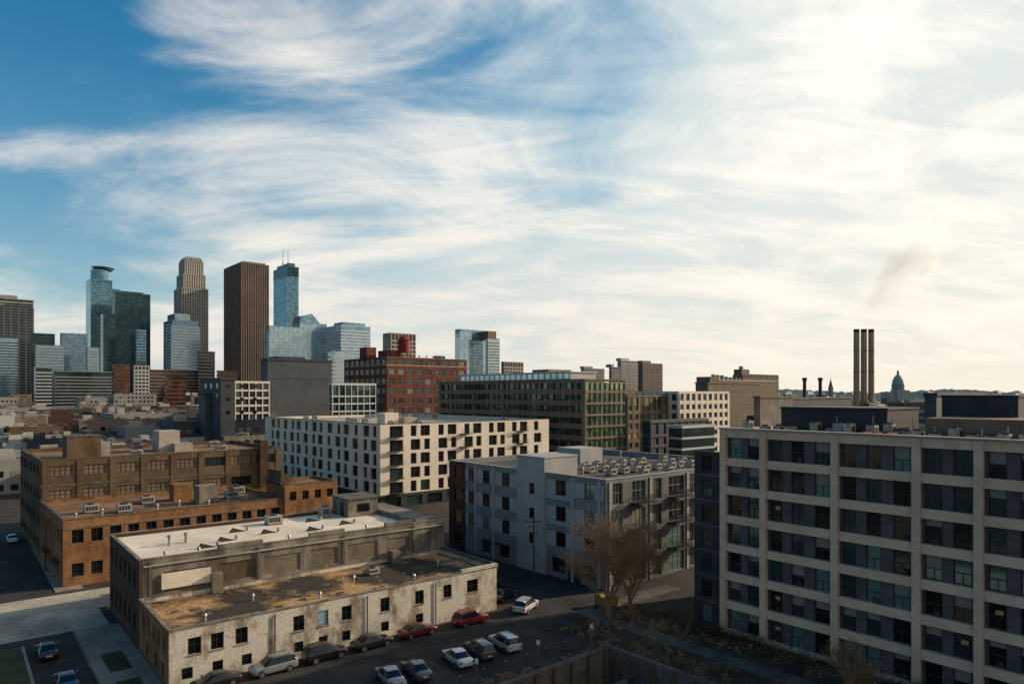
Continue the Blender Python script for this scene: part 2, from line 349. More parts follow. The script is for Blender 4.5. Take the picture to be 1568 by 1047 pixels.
# ------------------------------------------------------------------ mid / far buildings; rect/tower side offsets and heights are image pixels, scaled to metres by distance
def rect(D,lL,lC,lR,ang,cap=60):
    s=D/1060; X0=lC*s; Y0=D; A=math.radians(ang); ux,uy=math.cos(A),math.sin(A)
    r=lR/1060; L=(r*Y0-X0)/(ux-uy*r); r=lL/1060
    den=(uy+ux*r); Wd=(X0-r*Y0)/den if den>.05 else cap
    return X0,Y0,max(2,min(L,160)),max(3,min(Wd,cap)) if lL<lC-.5 else cap
def tower(name,D,lL,lC,lR,alt,core,trim=None,style='bands',fh=3.9,frac=.35,bay=3,d=.25,fw=.35,cap=60,ang=ANG,roof=None,z0=0,top=None):
    X,Y,L,Wd=rect(D,lL,lC,lR,ang,cap); z1=CAMH+alt*D/1060
    b=B(name,X,Y,ang); b.L=L;b.W=Wd;b.z1=z1
    b.box(0,L,0,Wd,z0,z1-.4,core); tr=trim or core
    b.box(-d-.1,L+d+.1,-d-.1,Wd+d+.1,z1-.4,z1+.5,top or tr)
    b.box(.2,L-.2,.2,Wd-.2,z1+.5,z1+.53,roof or roofdark)
    zs=max(z0,0)
    if style in('bands','grid'):
        n=max(1,int((z1-zs)/fh))
        for i in range(n):
            z=zs+i*fh; b.box(-d,L+d,-d,Wd+d,z,z+fh*frac,tr)
    if style in('fins','grid'):
        n=max(1,round(L/bay))
        for i in range(n+1): x=i*L/n; b.box(x-fw/2,x+fw/2,-d-.06,.05,zs,z1-.45,tr)
        n=max(1,round(Wd/bay))
        for i in range(n+1): x=i*Wd/n; b.box(-d-.06,.05,x-fw/2,x+fw/2,zs,z1-.45,tr)
        if style=='fins':
            nn=int((z1-zs)/fh)
            for i in range(nn): z=zs+i*fh; b.box(-.08,L+.08,-.08,Wd+.08,z,z+fh*.3,tr)
    return b
gBlue=glass('gBlue',(.18,.31,.40),(.33,.51,.61),metal=.7,k=1.5)
gTeal=glass('gTeal',(.07,.17,.23),(.14,.30,.38),metal=.7,k=1.5)
gPale=glass('gPale',(.33,.45,.50),(.48,.60,.64),metal=.7,k=1.2)
gDark=glass('gDark',(.022,.050,.058),(.055,.10,.105),metal=.6,k=2)
gBrn=glass('gBrn',(.05,.043,.038),(.13,.105,.085),metal=.4)
gOff=glass('gOff',(.02,.035,.03),(.16,.24,.19),cell=(2.4,2.4,3.3),metal=.5,k=2.5)
gOffB=glass('gOffB',(.14,.20,.12),(.40,.50,.30),cell=(2.4,2.4,3.3),metal=.5,k=1.5)
gLit=glass('gLit',(.03,.03,.025),(.5,.42,.2),cell=(3,3,3.4),metal=.1,k=3)
gGrid=glass('gGrid',(.015,.02,.022),(.10,.15,.17),cell=(2.5,2.5,3.3),metal=.3,k=2)
cream=mat('cream',(.38,.34,.285),.8,scale=.05,col2=(.48,.43,.36))
paleconc=mat('paleconc',(.40,.40,.39),.8,scale=.05,col2=(.50,.50,.49))
whiteband=mat('whiteband',(.54,.57,.59),.7,scale=.05,col2=(.64,.67,.68))
brownst=mat('brownst',(.18,.13,.105),.8,scale=.05,col2=(.235,.175,.14))
wfstone=mat('wfstone',(.38,.355,.31),.8,scale=.05,col2=(.47,.44,.385))
greyst=mat('greyst',(.22,.22,.215),.8,scale=.05,col2=(.30,.295,.285))
tealm=mat('tealm',(.05,.12,.15),.4,metal=.5,scale=.05,col2=(.07,.16,.20))

t=tower('striped_office_tower',1060,-800,-790,-733,146,gDark,cream,'bands',4.2,.45,d=.5); t.box(5,t.L-20,5,25,t.z1,t.z1+6,greyst)
for i in range(6): t.box(i*t.L/5-1,i*t.L/5+1,-.9,0,0,t.z1-12,cream)
t.finish()
t=tower('crowned_glass_skyscraper',1080,-655,-645,-612,175,gTeal,gBlue,'bands',3.9,.3,d=.3,cap=40)
cx,cy=t.L*.5,t.W*.4
t.cyl(cx,cy,t.z1,t.z1+17,t.L*.42,gTeal,24)
for i in range(5): t.cyl(cx,cy,t.z1+i*3.6,t.z1+i*3.6+1.2,t.L*.43,gBlue,24)
t.cyl(cx+5,cy,t.z1+17,t.z1+21,t.L*.44,tealm,24,t.L*.5); t.cyl(cx+5,cy,t.z1+21,t.z1+22.3,t.L*.56,gPale,24)
t.box(t.L,t.L+12,3,30,0,t.z1-12,gTeal)
for i in range(38): t.box(t.L,t.L+12.3,2.7,30,i*3.9,i*3.9+1.2,gBlue)
t.finish()
t=tower('dark_glass_office_tower',1000,-613,-608,-554,155,gDark,tealm,'grid',3.9,.12,bay=6,d=.15,cap=40,fw=.4); t.box(8,t.L-8,5,30,t.z1,t.z1+3,gDark); t.finish()
t=tower('dark_glass_office_annex',985,-630,-626,-606,122,gDark,tealm,'bands',3.9,.15,d=.15,cap=30); t.finish()
D=1060
t=tower('art_deco_setback_skyscraper',D,-529,-505,-466,162,gBrn,wfstone,'fins',3.9,bay=3.4,fw=1.9,d=.5,cap=42)
L,W0,z=t.L,t.W,t.z1
def tier(i,h,z):
    t.box(i,L-i,i,W0-i,z,z+h,gBrn)
    n=max(2,round((L-2*i)/3.4))
    for k in range(n+1): x=i+k*(L-2*i)/n; t.box(x-.95,x+.95,i-.5,i+.1,z,z+h,wfstone)
    n=max(2,round((W0-2*i)/3.4))
    for k in range(n+1): x=i+k*(W0-2*i)/n; t.box(i-.5,i+.1,x-.95,x+.95,z,z+h,wfstone)
    for k in range(int(h/3.9)): t.box(i-.1,L-i+.1,i-.1,W0-i+.1,z+k*3.9,z+k*3.9+1.2,wfstone)
tier(3,22,z); tier(5.5,20,z+22); t.box(5,L-5,5,W0-5,z+42,z+43.5,greyst); tier(7,5,z+42.5); t.box(8,L-8,8,W0-8,z+47.5,z+50,gPale)
t.finish()
t=tower('blue_glass_office_building',960,-566,-520,-480,112,gBlue,whiteband,'bands',4,.4,d=.3,cap=45)
t.box(4,t.L-10,4,t.W-4,t.z1,t.z1+10,gPale); t.finish()
t=tower('pale_banded_office_building',940,-530,-522,-478,104,gPale,whiteband,'bands',4,.5,d=.4,cap=30); t.finish()
t=tower('brown_striped_skyscraper',954,-456,-414,-373,200,gBrn,brownst,'fins',3.8,bay=3.0,fw=1.4,d=.7,cap=70); t.box(3,t.L-3,3,t.W-3,t.z1,t.z1+3,brownst); t.finish()
t=tower('blue_glass_skyscraper',1090,-374,-344,-327,182,gTeal,gBlue,'fins',3.9,bay=4,fw=.3,d=.15,cap=55)
t.box(-.4,t.L+.4,-.4,t.W+.4,t.z1-3,t.z1+12,gDark); t.box(-.5,t.L+.5,-.5,t.W+.5,t.z1+12,t.z1+13,tealm); t.box(4,t.L-4,4,t.W-4,t.z1+13,t.z1+19,tealm)
for x in (.25,.7):
    t.cyl(t.L*x,t.W*.5,t.z1+13,t.z1+44,.6,steel,6,.3); t.cyl(t.L*x,t.W*.5,t.z1+20,t.z1+24,1.2,steel,8)
t.finish()
t=tower('pale_glass_midrise',860,-377,-372,-313,103,gPale,gBlue,'grid',4,.12,bay=6,d=.12,fw=.25,cap=30); t.finish()
t=tower('slant_top_glass_building',900,-336,-325,-284,108,gPale,gBlue,'grid',4,.15,bay=6,d=.1,fw=.25,cap=35)
t.prism([(0,t.z1+.6),(t.L*.75,t.z1+.6),(t.L*.45,t.z1+13),(t.L*.05,t.z1+9)],0,t.W,gBlue); t.box(t.L,t.L+1,2,30,0,t.z1-15,tealm); t.finish()
t=tower('white_striped_office_building',890,-287,-262,-217,104,gBlue,whiteband,'bands',4,.42,d=.4,cap=45); t.box(5,t.L-5,5,30,t.z1,t.z1+5,gBlue); t.finish()
t=tower('grey_office_midrise',700,-282,-276,-240,64,gPale,paleconc,'bands',4,.4,d=.3,cap=30); t.finish()
t=tower('beige_grid_midrise',640,-197,-185,-148,92,gBrn,cream,'grid',3.8,.35,bay=4,fw=.8,d=.3,cap=40); t.finish()
t=tower('teal_mirror_office_tower',900,-87,-80,-39,95,gPale,gBlue,'grid',3.9,.12,bay=8,fw=.2,d=.12,cap=40); t.box(0,t.L,0,t.W,t.z1,t.z1+3,gBlue); t.finish()
t=tower('brown_office_annex',905,-40,-37,-19,84,gPale,hbrown,'bands',3.9,.3,d=.3,cap=30); t.box(2,t.L-4,2,20,t.z1,t.z1+10,hbrown); t.finish()
t=tower('beige_midrise',800,-16,-12,17,48,gBrn,cream,'grid',3.6,.35,bay=4,fw=.9,cap=30); t.finish()
for n,D,l,c,r,al,m in [('distant_office_block',1200,106,110,141,38,greyst),('distant_apartment_tower',1000,162,167,196,50,paleconc),('distant_apartment_tower',980,194,200,230,46,brownst),('distant_office_block',900,150,152,165,40,greyst)]:
    t=tower(n,D,l,c,r,al,gBrn,m,'grid',3.2,.4,bay=4,fw=1.2,cap=30); t.box(3,t.L*.5,3,12,t.z1,t.z1+4,m); t.finish()
for l,r,al,D,m,g in [(-735,-700,92,1000,greyst,gDark),(-729,-686,74,900,paleconc,gPale),(-690,-650,92,980,whiteband,gBlue),(-800,-757,86,950,tealm,gPale),(-650,-632,70,900,whiteband,gPale),(-575,-560,98,930,tealm,gBlue),(-700,-600,34,820,greyst,gDark),(-560,-470,36,800,brownst,gBrn),(-480,-455,64,830,greyst,gBrn),(-610,-585,44,760,redbrick,gBrn),(-730,-705,40,780,paleconc,gDark),(-530,-500,30,640,redbrick,gBrn),(-450,-420,34,600,darkbrick,gBrn)]:
    t=tower('downtown_office_building',D,l-2,l,r,al,g,m,'bands',3.9,.35,d=.3,cap=30); t.finish()
t=tower('white_dome_roof_building',700,-580,-578,-556,42,gBrn,paleconc,'grid',3.6,.4,bay=3,fw=.8,cap=20); t.finish()

t=tower('slate_clad_building',262,-477,-446,-424,22,slate,slate,'none',cap=24)
for k in range(3):
    for z in (20,25,30): t.box(2+k*5,3.6+k*5,-.04,0,z,z+1.4,winDark); 
    for z in (18,22,26,30): t.box(-.04,0,3+k*7,5+k*7,z,z+1.8,winMid)
t.finish()
t=tower('white_grid_parking_garage',290,-424,-424,-372,17,gGrid,cwhite,'grid',3.2,.25,bay=3.2,fw=.45,d=.2,cap=30); t.finish()
t=tower('blank_slate_office_building',318,-384,-374,-276,52,slate2,slate,'none',cap=26); t.box(1,t.L-1,-.1,0,t.z1-9,t.z1-8.7,slate); t.box(6,20,4,14,t.z1,t.z1+1.8,slate)
t.finish()
t=tower('glass_grid_office_building',300,-277,-275,-209,14,gOff,whiteband,'grid',3.3,.18,bay=3,fw=.3,d=.2,cap=30); t.finish()
t=tower('slate_lowrise_building',270,-480,-470,-440,-2,slate2,slate,'none',cap=16); t.finish()
X,Y,L,Wd=rect(371,-257,-192,-69,ANG)
b=B('red_brick_warehouse_building',X,Y); Z=28+56*.35
b.facade('S',0,L,0,Z,9,ucols(.5,L-.5,9,4.0),redbrick,.25,.8,panes=[gGrid,winMid,gGrid,winBlind],frame=frameWht,mull=3,span=redbrick)
b.facade('W',.3,Wd,0,Z,9,ucols(.5,Wd-.5,8,4.0),redbrick,.25,.8,panes=[gGrid,winMid],frame=frameWht,mull=3)
b.shell(0,L,0,Wd,Z,redbrick,roofdark,par=.8,cope=cream)
b.box(0,L,-.15,0,Z-4.6,Z-4.2,cream); b.box(-.15,0,0,Wd,Z-4.6,Z-4.2,cream)
b.box(4,12,6,16,Z-.7,Z+4,redbrick); b.box(-2,4,18,26,Z-.7,Z+6,redbrick); b.box(L-16,L-10,8,12,Z-.7,Z+2.2,slate)
for i in range(8): vent(b,6+i*5,8,Z-.7,2.4,.35)
b.finish()
def lathe(name,x,y,prof,m,n=24,extra=None):
    b=B(name,x,y,0)
    for (r0,z0,r1,z1) in prof: b.cyl(0,0,z0,z1,r0,m,n,r1)
    if extra: extra(b)
    return b.finish()
wx,wy=-60,385
def legs(b):
    for i in range(6):
        t=math.pi*i/3; b.cyl(3*math.cos(t),3*math.sin(t),47,51,.25,redpaint,6)
lathe('rooftop_water_tower',wx,wy,[(3.5,51,3.5,57.5),(3.9,57.5,.3,60.2),(3.7,50.6,3.7,51)],redpaint,20,legs)
b=B('brown_ribbon_window_office_building',22,210); L,W0,Z=19,77,32; nf=9; fh=Z/nf
b.box(.5,L,.5,W0,0,Z-.6,gOff); b.box(.8,L-.1,.46,.5,0,Z-.7,gOffB)
for i in range(nf+1):
    z=i*fh; b.fb('W',0,W0,-.6,0,max(0,z-.75),min(Z,z+.85),hbrown); b.fb('S',.61,L,-.6,0,max(0,z-.35),min(Z,z+.35),hbrown)
for i in range(29): y=i*W0/28; b.fb('W',y-.08,y+.08,-.5,-.12,0,Z-.8,hbrown if i%4==0 else frameBlk)
for i in range(9): x=.7+i*(L-.8)/8; b.fb('S',x-.08,x+.08,-.5,-.1,0,Z-.8,frameBlk)
for y in (0,38,W0-1.2): b.fb('W',y,y+1.2,-.55,.06,0,Z+.02,hbrown)
b.box(-.2,L+.2,-.2,W0+.2,Z,Z+.4,hbrown); b.box(.3,L-.3,.3,W0-.3,Z+.4,Z+.43,roofdark)
b.box(4,L-3,10,W0-8,Z+.4,Z+2.7,paleconc); b.box(3.6,L-2.6,9.6,W0-7.6,Z+2.7,Z+3,whiteband)
for k in range(20): b.box(3.9,4,10.5+k*2.9,12.6+k*2.9,Z+.7,Z+2.4,gPale)
b.box(6,L-2,22,30,Z+.4,Z+4,hbrown)
b.finish()
t=tower('beige_loft_building',262,173,255,331,1,gGrid,cwhite,'grid',3.4,.42,bay=3.6,fw=1.5,d=.2,cap=90); t.finish()
t=tower('yellow_window_loft_building',250,172,176,262,-4,gLit,tanpanel,'grid',3.4,.4,bay=3.4,fw=1.2,d=.2,cap=12); t.box(2,8,3,8,t.z1,t.z1+2.2,tanpanel); t.finish()
t=tower('dark_lowrise_building',225,208,212,300,-44,slate,slate2,'grid',3.4,.3,bay=4,fw=.4,cap=30); t.finish()
t=tower('dark_glass_lowrise_building',215,240,260,310,-52,gDark,paleconc,'bands',3.4,.2,cap=20); t.finish()
t=tower('tan_industrial_building',420,281,300,380,16,tanpanel,hbrown,'none',cap=60); t.box(10,20,5,15,t.z1,t.z1+4,tanpanel); t.finish()
t=tower('tan_industrial_building',520,292,312,406,20,tanpanel,cream,'none',cap=60); 
for k in range(7): t.cyl(6+k*6,6,t.z1,t.z1+U(2,5),1.6,steel,10)
t.finish()
t=tower('industrial_mill_building',640,340,352,407,29,gBrn,tanpanel,'grid',5,.5,bay=6,fw=2.5,cap=30); t.box(6,20,4,12,t.z1,t.z1+5,tanpanel); t.cyl(12,8,t.z1+5,t.z1+8,2,steel,10); t.finish()
t=tower('grey_industrial_shed',300,372,380,430,-6,stonegrey,tanpanel,'none',cap=40); t.finish()
t=tower('dark_flat_roof_building',330,400,410,520,-8,slate,slate2,'none',cap=60); t.finish()
t=tower('slate_penthouse_building',190,640,650,725,-2,slate2,slate,'none',cap=16); t.finish()
t=tower('tan_lowrise_building',420,600,640,800,-14,tanpanel,cream,'bands',4,.5,cap=40); t.finish()
for px,r_,mm in ((527.6,4.2,stacktan),(538.8,4.3,stacktan),(550,4.2,stacktan)):
    b=B('power_plant_smokestack',px,1060,0)
    b.cyl(0,0,0,121,r_+.3,mm,20,r_); b.cyl(0,0,121,126,r_+.05,darksteel,20)
    b.cyl(0,0,60,61.2,r_+.5,brownst,20); b.cyl(0,0,92,93,r_+.4,brownst,20)
    for k in range(24): b.box(-.4,.4,-r_-.9,-r_+.2,4+k*4.6,4.2+k*4.6,darksteel)
    b.finish()
for px,al in ((448,24),(472,24)):
    b=B('steel_chimney',px*.6,636,0); z=28+al*.6
    b.cyl(0,0,0,z,1.5,darksteel,12); b.cyl(0,0,z-3,z,2.1,darksteel,12); b.finish()
b=B('church_steeple',488*1.2,1272,20); b.box(-3,3,-3,3,0,40,greyst); b.cyl(0,0,40,55,3.6,slate2,8,.15); b.cyl(0,0,55,59,.3,slate,5,.1); b.box(-8,3,3,30,0,26,greyst); b.finish()
haze1=mat('haze1',(.34,.36,.36),.9,scale=.02,col2=(.40,.42,.41)); haze2=mat('haze2',(.52,.53,.51),.9,scale=.01,col2=(.60,.60,.57)); copper=mat('copper',(.27,.33,.33),.7,scale=.1)  # distance haze is paled into these base colours, dome copper included
DX,DY=591*1.7,1802
def cols_(b):
    for i in range(20):
        t=2*math.pi*i/20; b.cyl(14*math.cos(t),14*math.sin(t),38,50,1,haze1,6)
    b.box(-34,34,-20,20,0,32,haze1); b.box(-16,16,-26,-20,0,36,haze1)
lathe('domed_basilica',DX,DY,[(17,32,17,38),(12,38,12,50),(15,50,15,52),(14,52,13,60),(13,60,10,68),(10,68,6,74),(6,74,3,76),(3,76,3,82),(3.4,82,.3,90)],copper,24,cols_)

walls=[redbrick,darkbrick,hbrown,tanpanel,greyst,slate2,brownst,slate,yellowbrick,stonegrey,paleconc]
roofs=[rooflight,roofdark,roofbrown,stonegrey,roofdark,roofdark]
for i in range(600):
    if i<330:
        D=random.choice([U(225,420),U(300,700),U(500,1300),U(900,2400)]); lat=U(-860,830)
    else:
        D=random.choice([U(178,330),U(260,520),U(400,900)]); lat=U(-880,-300)
    X=lat*D/1060
    if D<300 and -480<lat<900: continue
    if D<480 and lat>-470 and lat<420 : continue
    if D<360 and lat>100: continue
    h=U(8,19) if D<600 else U(9,28)
    if D<260: h=U(5,12)
    if lat>540: h=min(h,15)
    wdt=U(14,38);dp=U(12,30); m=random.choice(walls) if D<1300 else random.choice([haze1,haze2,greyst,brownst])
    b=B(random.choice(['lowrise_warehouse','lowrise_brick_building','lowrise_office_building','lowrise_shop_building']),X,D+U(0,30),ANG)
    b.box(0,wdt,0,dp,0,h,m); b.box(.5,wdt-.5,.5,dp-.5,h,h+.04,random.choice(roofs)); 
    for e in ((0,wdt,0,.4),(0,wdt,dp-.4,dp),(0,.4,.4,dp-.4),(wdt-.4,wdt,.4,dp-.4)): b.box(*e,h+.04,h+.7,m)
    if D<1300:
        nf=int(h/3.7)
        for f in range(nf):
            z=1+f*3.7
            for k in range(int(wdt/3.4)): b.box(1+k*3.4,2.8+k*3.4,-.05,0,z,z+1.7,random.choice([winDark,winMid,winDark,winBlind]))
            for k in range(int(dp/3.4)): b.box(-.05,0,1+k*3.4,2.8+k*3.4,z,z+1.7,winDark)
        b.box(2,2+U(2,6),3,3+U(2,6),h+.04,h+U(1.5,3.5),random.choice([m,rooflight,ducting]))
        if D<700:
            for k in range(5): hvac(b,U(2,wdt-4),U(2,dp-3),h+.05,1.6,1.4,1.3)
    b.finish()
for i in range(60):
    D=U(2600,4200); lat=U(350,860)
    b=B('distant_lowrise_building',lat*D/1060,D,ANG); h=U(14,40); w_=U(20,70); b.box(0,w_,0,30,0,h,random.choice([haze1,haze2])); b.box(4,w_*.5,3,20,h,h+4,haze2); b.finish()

# ------------------------------------------------------------------ ground
def quadsheet(name,pts,z,m):
    me=bpy.data.meshes.new(name); me.from_pydata([(x,y,z) for x,y in pts],[],[tuple(range(len(pts)))]); me.materials.append(m)
    ob=bpy.data.objects.new(name,me); scene.collection.objects.link(ob); return ob
A0=math.radians(ANG); ux,uy=math.cos(A0),math.sin(A0)
P0=(10.5,75.0)
def GP(s,t): return (P0[0]+ux*s-uy*t, P0[1]+uy*s+ux*t)
xs=[-9000,-45,0,9000]; ys=[-9000,-34,0,9000]
verts=[];faces=[]
for j in range(4):
    for i in range(4): verts.append((*GP(xs[i],ys[j]),0))
for j in range(3):
    for i in range(3):
        if i==1 and j==1: continue
        k=j*4+i; faces.append((k,k+1,k+5,k+4))
me=bpy.data.meshes.new('ground'); me.from_pydata(verts,[],faces); me.materials.append(cityfloor); ob=bpy.data.objects.new('ground',me); scene.collection.objects.link(ob)
quadsheet('pit_floor',[GP(-45.5,-34.5),GP(.5,-34.5),GP(.5,.5),GP(-45.5,.5)],-4.5,dirt)
A1=math.radians(39); ax,ay=math.cos(A1),math.sin(A1)
def AP(s,t): return (-32.3+ax*s-ay*t, 65.2+ay*s+ax*t)
def arect(name,s0,s1,t0,t1,z,m): return quadsheet(name,[AP(s0,t0),AP(s1,t0),AP(s1,t1),AP(s0,t1)],z,m)
def grect(name,s0,s1,t0,t1,z,m): return quadsheet(name,[GP(s0,t0),GP(s1,t0),GP(s1,t1),GP(s0,t1)],z,m)
arect('parking_lot',-1.5,62,-16.9,-.05,.004,asphalt)
arect('street',-17,-5,-60,300,.006,asphalt)
arect('cross_street',-90,36,33.5,43.5,.010,sunlit_road)
arect('cross_street',-90,-1,25,33.5,.014,sunlit_road)
def slab(name,s0,s1,t0,t1,m,h=.13,ang=39,org=(-32.3,65.2)):
    b=B(name,org[0],org[1],ang)
    if m is concrete and (t1-t0)>6:
        t=t0
        while t<t1-.1: b.box(s0,s1,t,min(t+1.97,t1),0,h,m); t+=2.0
    else: b.box(s0,s1,t0,t1,0,h,m)
    return b.finish()
slab('sidewalk',-4.8,-.1,-50,24.5,concrete)
slab('sidewalk',-.1,34,31.6,33.3,concrete)
slab('kerb',-5.0,-4.82,-50,24.5,conc_dark,.15)
slab('grass_verge',-27,-20.5,2,23,grass,.14); slab('sidewalk',-20.4,-17.2,-50,24,concrete,.13)
slab('grass_verge',-3.6,-1.6,-2,5,grass,.17); slab('grass_verge',-3.6,-1.6,8,14,grass,.17)
slab('grass_verge',-34,-19.1,48,60,grass,.14); slab('sidewalk',-19,-17.2,48,110,concrete,.13)
slab('sidewalk',-4.6,-1.2,45,90,concrete,.13)
slab('grass_verge',-13,-10,4,22,grass,.15); slab('kerb',-13.3,-13.02,3.8,22.2,concrete,.16); slab('kerb',-9.98,-9.7,3.8,22.2,concrete,.16)
grect('planting_bed',-46,14.5,.45,2.6,.012,dirt); grect('planting_bed',.45,14.9,-34,.45,.012,dirt)
grect('planting_bed',.45,16,2.6,9,.012,dirt)
b=B('path',P0[0],P0[1],ANG); b.box(6.6,9.0,-34,12,0,.10,conc_dark); b.box(9.2,26,9.4,12,0,.10,conc_dark); b.finish()
b=B('access_road',P0[0],P0[1],ANG); b.box(-18,60,13.2,21,.005,.02,asphalt); b.finish()
b=B('parking_markings',-32.3,65.2,39)
for k in range(14): b.box(14.6+k*2.75,14.70+k*2.75,-14.2,-9.2,.008,.011,conc_dark)
b.finish()
b=B('retaining_wall',P0[0],P0[1],ANG)
b.box(-45,0,-.0,.4,-4.5,.45,conc_dark); b.box(0,.4,-34,.4,-4.5,.451,conc_dark)
b.box(-45,-.05,-.12,.48,.452,.62,conc_dark); b.box(-.05,.5,-34,.48,.454,.622,conc_dark)
for k in range(18): b.box(-1-k*2.5,-.7-k*2.5,-.28,-.0,-4.5,.3,wood)
for k in range(13): b.box(-.28,0,-1.2-k*2.5,-.9-k*2.5,-4.5,.3,wood)
b.box(-45,-2,-4.2,-3.8,-1.6,-1.2,conc_dark); b.box(-4,-3.6,-34,-4.2,-1.6,-1.2,conc_dark)
b.finish()
b=B('guard_fence',P0[0],P0[1],ANG)
for k in range(16):
    b.cyl(-1-k*2.8,2.9,0,1.2,.05,darksteel,6)
    b.cyl(-1-k*2.8,2.9,1.2,1.28,.09,steel,6)
for z in (.5,.85,1.15): b.box(-43,-1,2.88,2.91,z,z+.03,darksteel)
b.finish()
# ------------------------------------------------------------------ vegetation
def tube(V,F,p,q,r0,r1,n):
    d=(q-p).normalized(); a=d.orthogonal().normalized(); c=d.cross(a); k=len(V)
    for (o,r) in ((p,r0),(q,r1)):
        for i in range(n):
            t=2*math.pi*i/n; V.append(o+(a*math.cos(t)+c*math.sin(t))*r)
    for i in range(n): j=(i+1)%n; F.append((k+i,k+j,k+n+j,k+n+i))
def tree(name,x,y,h,leafn=3,spread=1,seed=1,lm=leafA,z=0,ls=(.05,.12)):
    rnd=random.Random(seed); V=[];F=[];LV=[];LF=[]
    def leaf(p):
        s=rnd.uniform(*ls); a=Vector((rnd.gauss(0,1),rnd.gauss(0,1),rnd.gauss(0,1))).normalized(); c=a.orthogonal().normalized()*s; e=a.cross(c).normalized()*s*.7
        k=len(LV); LV.extend([p-c,p-e,p+c,p+e]); LF.append((k,k+1,k+2,k+3))
    def grow(p,d,ln,r,lev):
        segs=3; 
        for s in range(segs):
            d=(d+Vector((rnd.gauss(0,.11),rnd.gauss(0,.11),rnd.gauss(0,.06)+.05*(lev>0)))).normalized()
            q=p+d*ln/segs; r2=r*.82; tube(V,F,p,q,max(r,.014),max(r2,.012),6 if lev<2 else 3)
            if lev>=1 and lev<5:
                nd=(d+Vector((rnd.gauss(0,1),rnd.gauss(0,1),rnd.gauss(.1,.4)))*.62*spread).normalized()
                grow(q,nd,ln*rnd.uniform(.5,.72),r2*.55,lev+1)
            if lev>=3:
                for k in range(leafn):
                    if rnd.random()<.6: leaf(q+Vector((rnd.gauss(0,.22),rnd.gauss(0,.22),rnd.gauss(0,.22))))
            p=q;r=r2
        if lev<4:
            for k in range(2): grow(p,(d+Vector((rnd.gauss(0,1),rnd.gauss(0,1),rnd.gauss(.2,.3)))*.4*spread).normalized(),ln*.75,r*.7,lev+1)
    base=Vector((0,0,0))
    tp=base+Vector((0,0,h*.16)); tube(V,F,base,tp,h*.022,h*.018,8)
    for k in range(5):
        t=2*math.pi*k/5+rnd.random(); grow(tp-Vector((0,0,h*.03*k)),Vector((math.cos(t)*.42*spread,math.sin(t)*.42*spread,1)).normalized(),h*.34,h*.012,1)
    me=bpy.data.meshes.new(name); nb=len(V); me.from_pydata([tuple(v) for v in V+LV],[],F+[tuple(i+nb for i in f) for f in LF])
    me.materials.append(bark); me.materials.append(lm)
    me.polygons.foreach_set('material_index',[0]*len(F)+[1]*len(LF))
    ob=bpy.data.objects.new(name,me); ob.location=(x,y,z); scene.collection.objects.link(ob); return ob
tree('autumn_tree',12.0,86.0,13.0,3,.95,3,ls=(.03,.075))
tree('autumn_tree',15.2,89,11.0,2,.95,9,ls=(.03,.075))
tree('bare_tree',30.5,62,5.5,0,1.0,12)
for k in range(10):
    lat=U(-700,-300); D=U(190,420)
    if lat>-480 : D=U(480,650)
    tree('bare_tree',lat*D/1060,D,U(9,14),1,1,20+k)
def scatter(name,regions,m1,m2,count,hs=(.3,1.1)):
    V=[];F=[];MI=[]
    for (s0,s1,t0,t1) in regions:
        for i in range(int(count*abs((s1-s0)*(t1-t0)))):
            cx,cy=GP(U(s0,s1),U(t0,t1)); h=U(*hs)
            for k in range(26):
                th=U(0,6.28); rr=h*.6*R()**.5; zz=h*U(.0,1)*(1-.4*rr/(h*.6)); p=Vector((cx+rr*math.cos(th),cy+rr*math.sin(th),zz))
                a=Vector((U(-1,1),U(-1,1),U(.2,1.6))).normalized()*h*U(.12,.3); c=a.orthogonal().normalized()*U(.02,.06)
                n=len(V); V+= [p-c,p+c,p+a]; F.append((n,n+1,n+2)); MI.append(i%2)
    me=bpy.data.meshes.new(name); me.from_pydata([tuple(v) for v in V],[],F); me.materials.append(m1); me.materials.append(m2); me.polygons.foreach_set('material_index',MI)
    ob=bpy.data.objects.new(name,me); scene.collection.objects.link(ob)
scatter('shrubs',[(-44,13,.6,2.4),(.8,6,-33,0),(9.8,14.6,-33,8),(1,14,3,9)],shrubm,leafA,1.2)
scatter('shrubs',[(12.8,14.6,-33,10)],shrubm,shrubm,2.5,(.6,1.8))
b=B('rubble_pile',P0[0],P0[1],ANG)
for i in range(90):
    x=U(.8,12);y=U(-10,8.5);r=U(.08,.34); b.cyl(x,y,0,r*U(.6,1),r,random.choice([stonegrey,tanpanel,conc_dark]),5+int(U(0,3)),r*.55)
for i in range(60):
    x=U(-40,0);y=U(.6,2.5);r=U(.1,.3); b.cyl(x,y,0,r*U(.6,1),r,random.choice([stonegrey,tanpanel,conc_dark]),6,r*.55)
b.finish()
V=[];F=[]
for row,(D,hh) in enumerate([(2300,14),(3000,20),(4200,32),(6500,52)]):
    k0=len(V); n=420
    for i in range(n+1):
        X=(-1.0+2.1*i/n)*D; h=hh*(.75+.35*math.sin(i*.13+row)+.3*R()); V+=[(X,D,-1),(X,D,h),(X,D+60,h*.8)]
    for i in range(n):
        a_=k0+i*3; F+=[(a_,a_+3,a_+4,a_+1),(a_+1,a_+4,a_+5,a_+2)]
me=bpy.data.meshes.new('distant_trees'); me.from_pydata(V,[],F); me.materials.append(haze2); ob=bpy.data.objects.new('distant_trees',me); scene.collection.objects.link(ob)

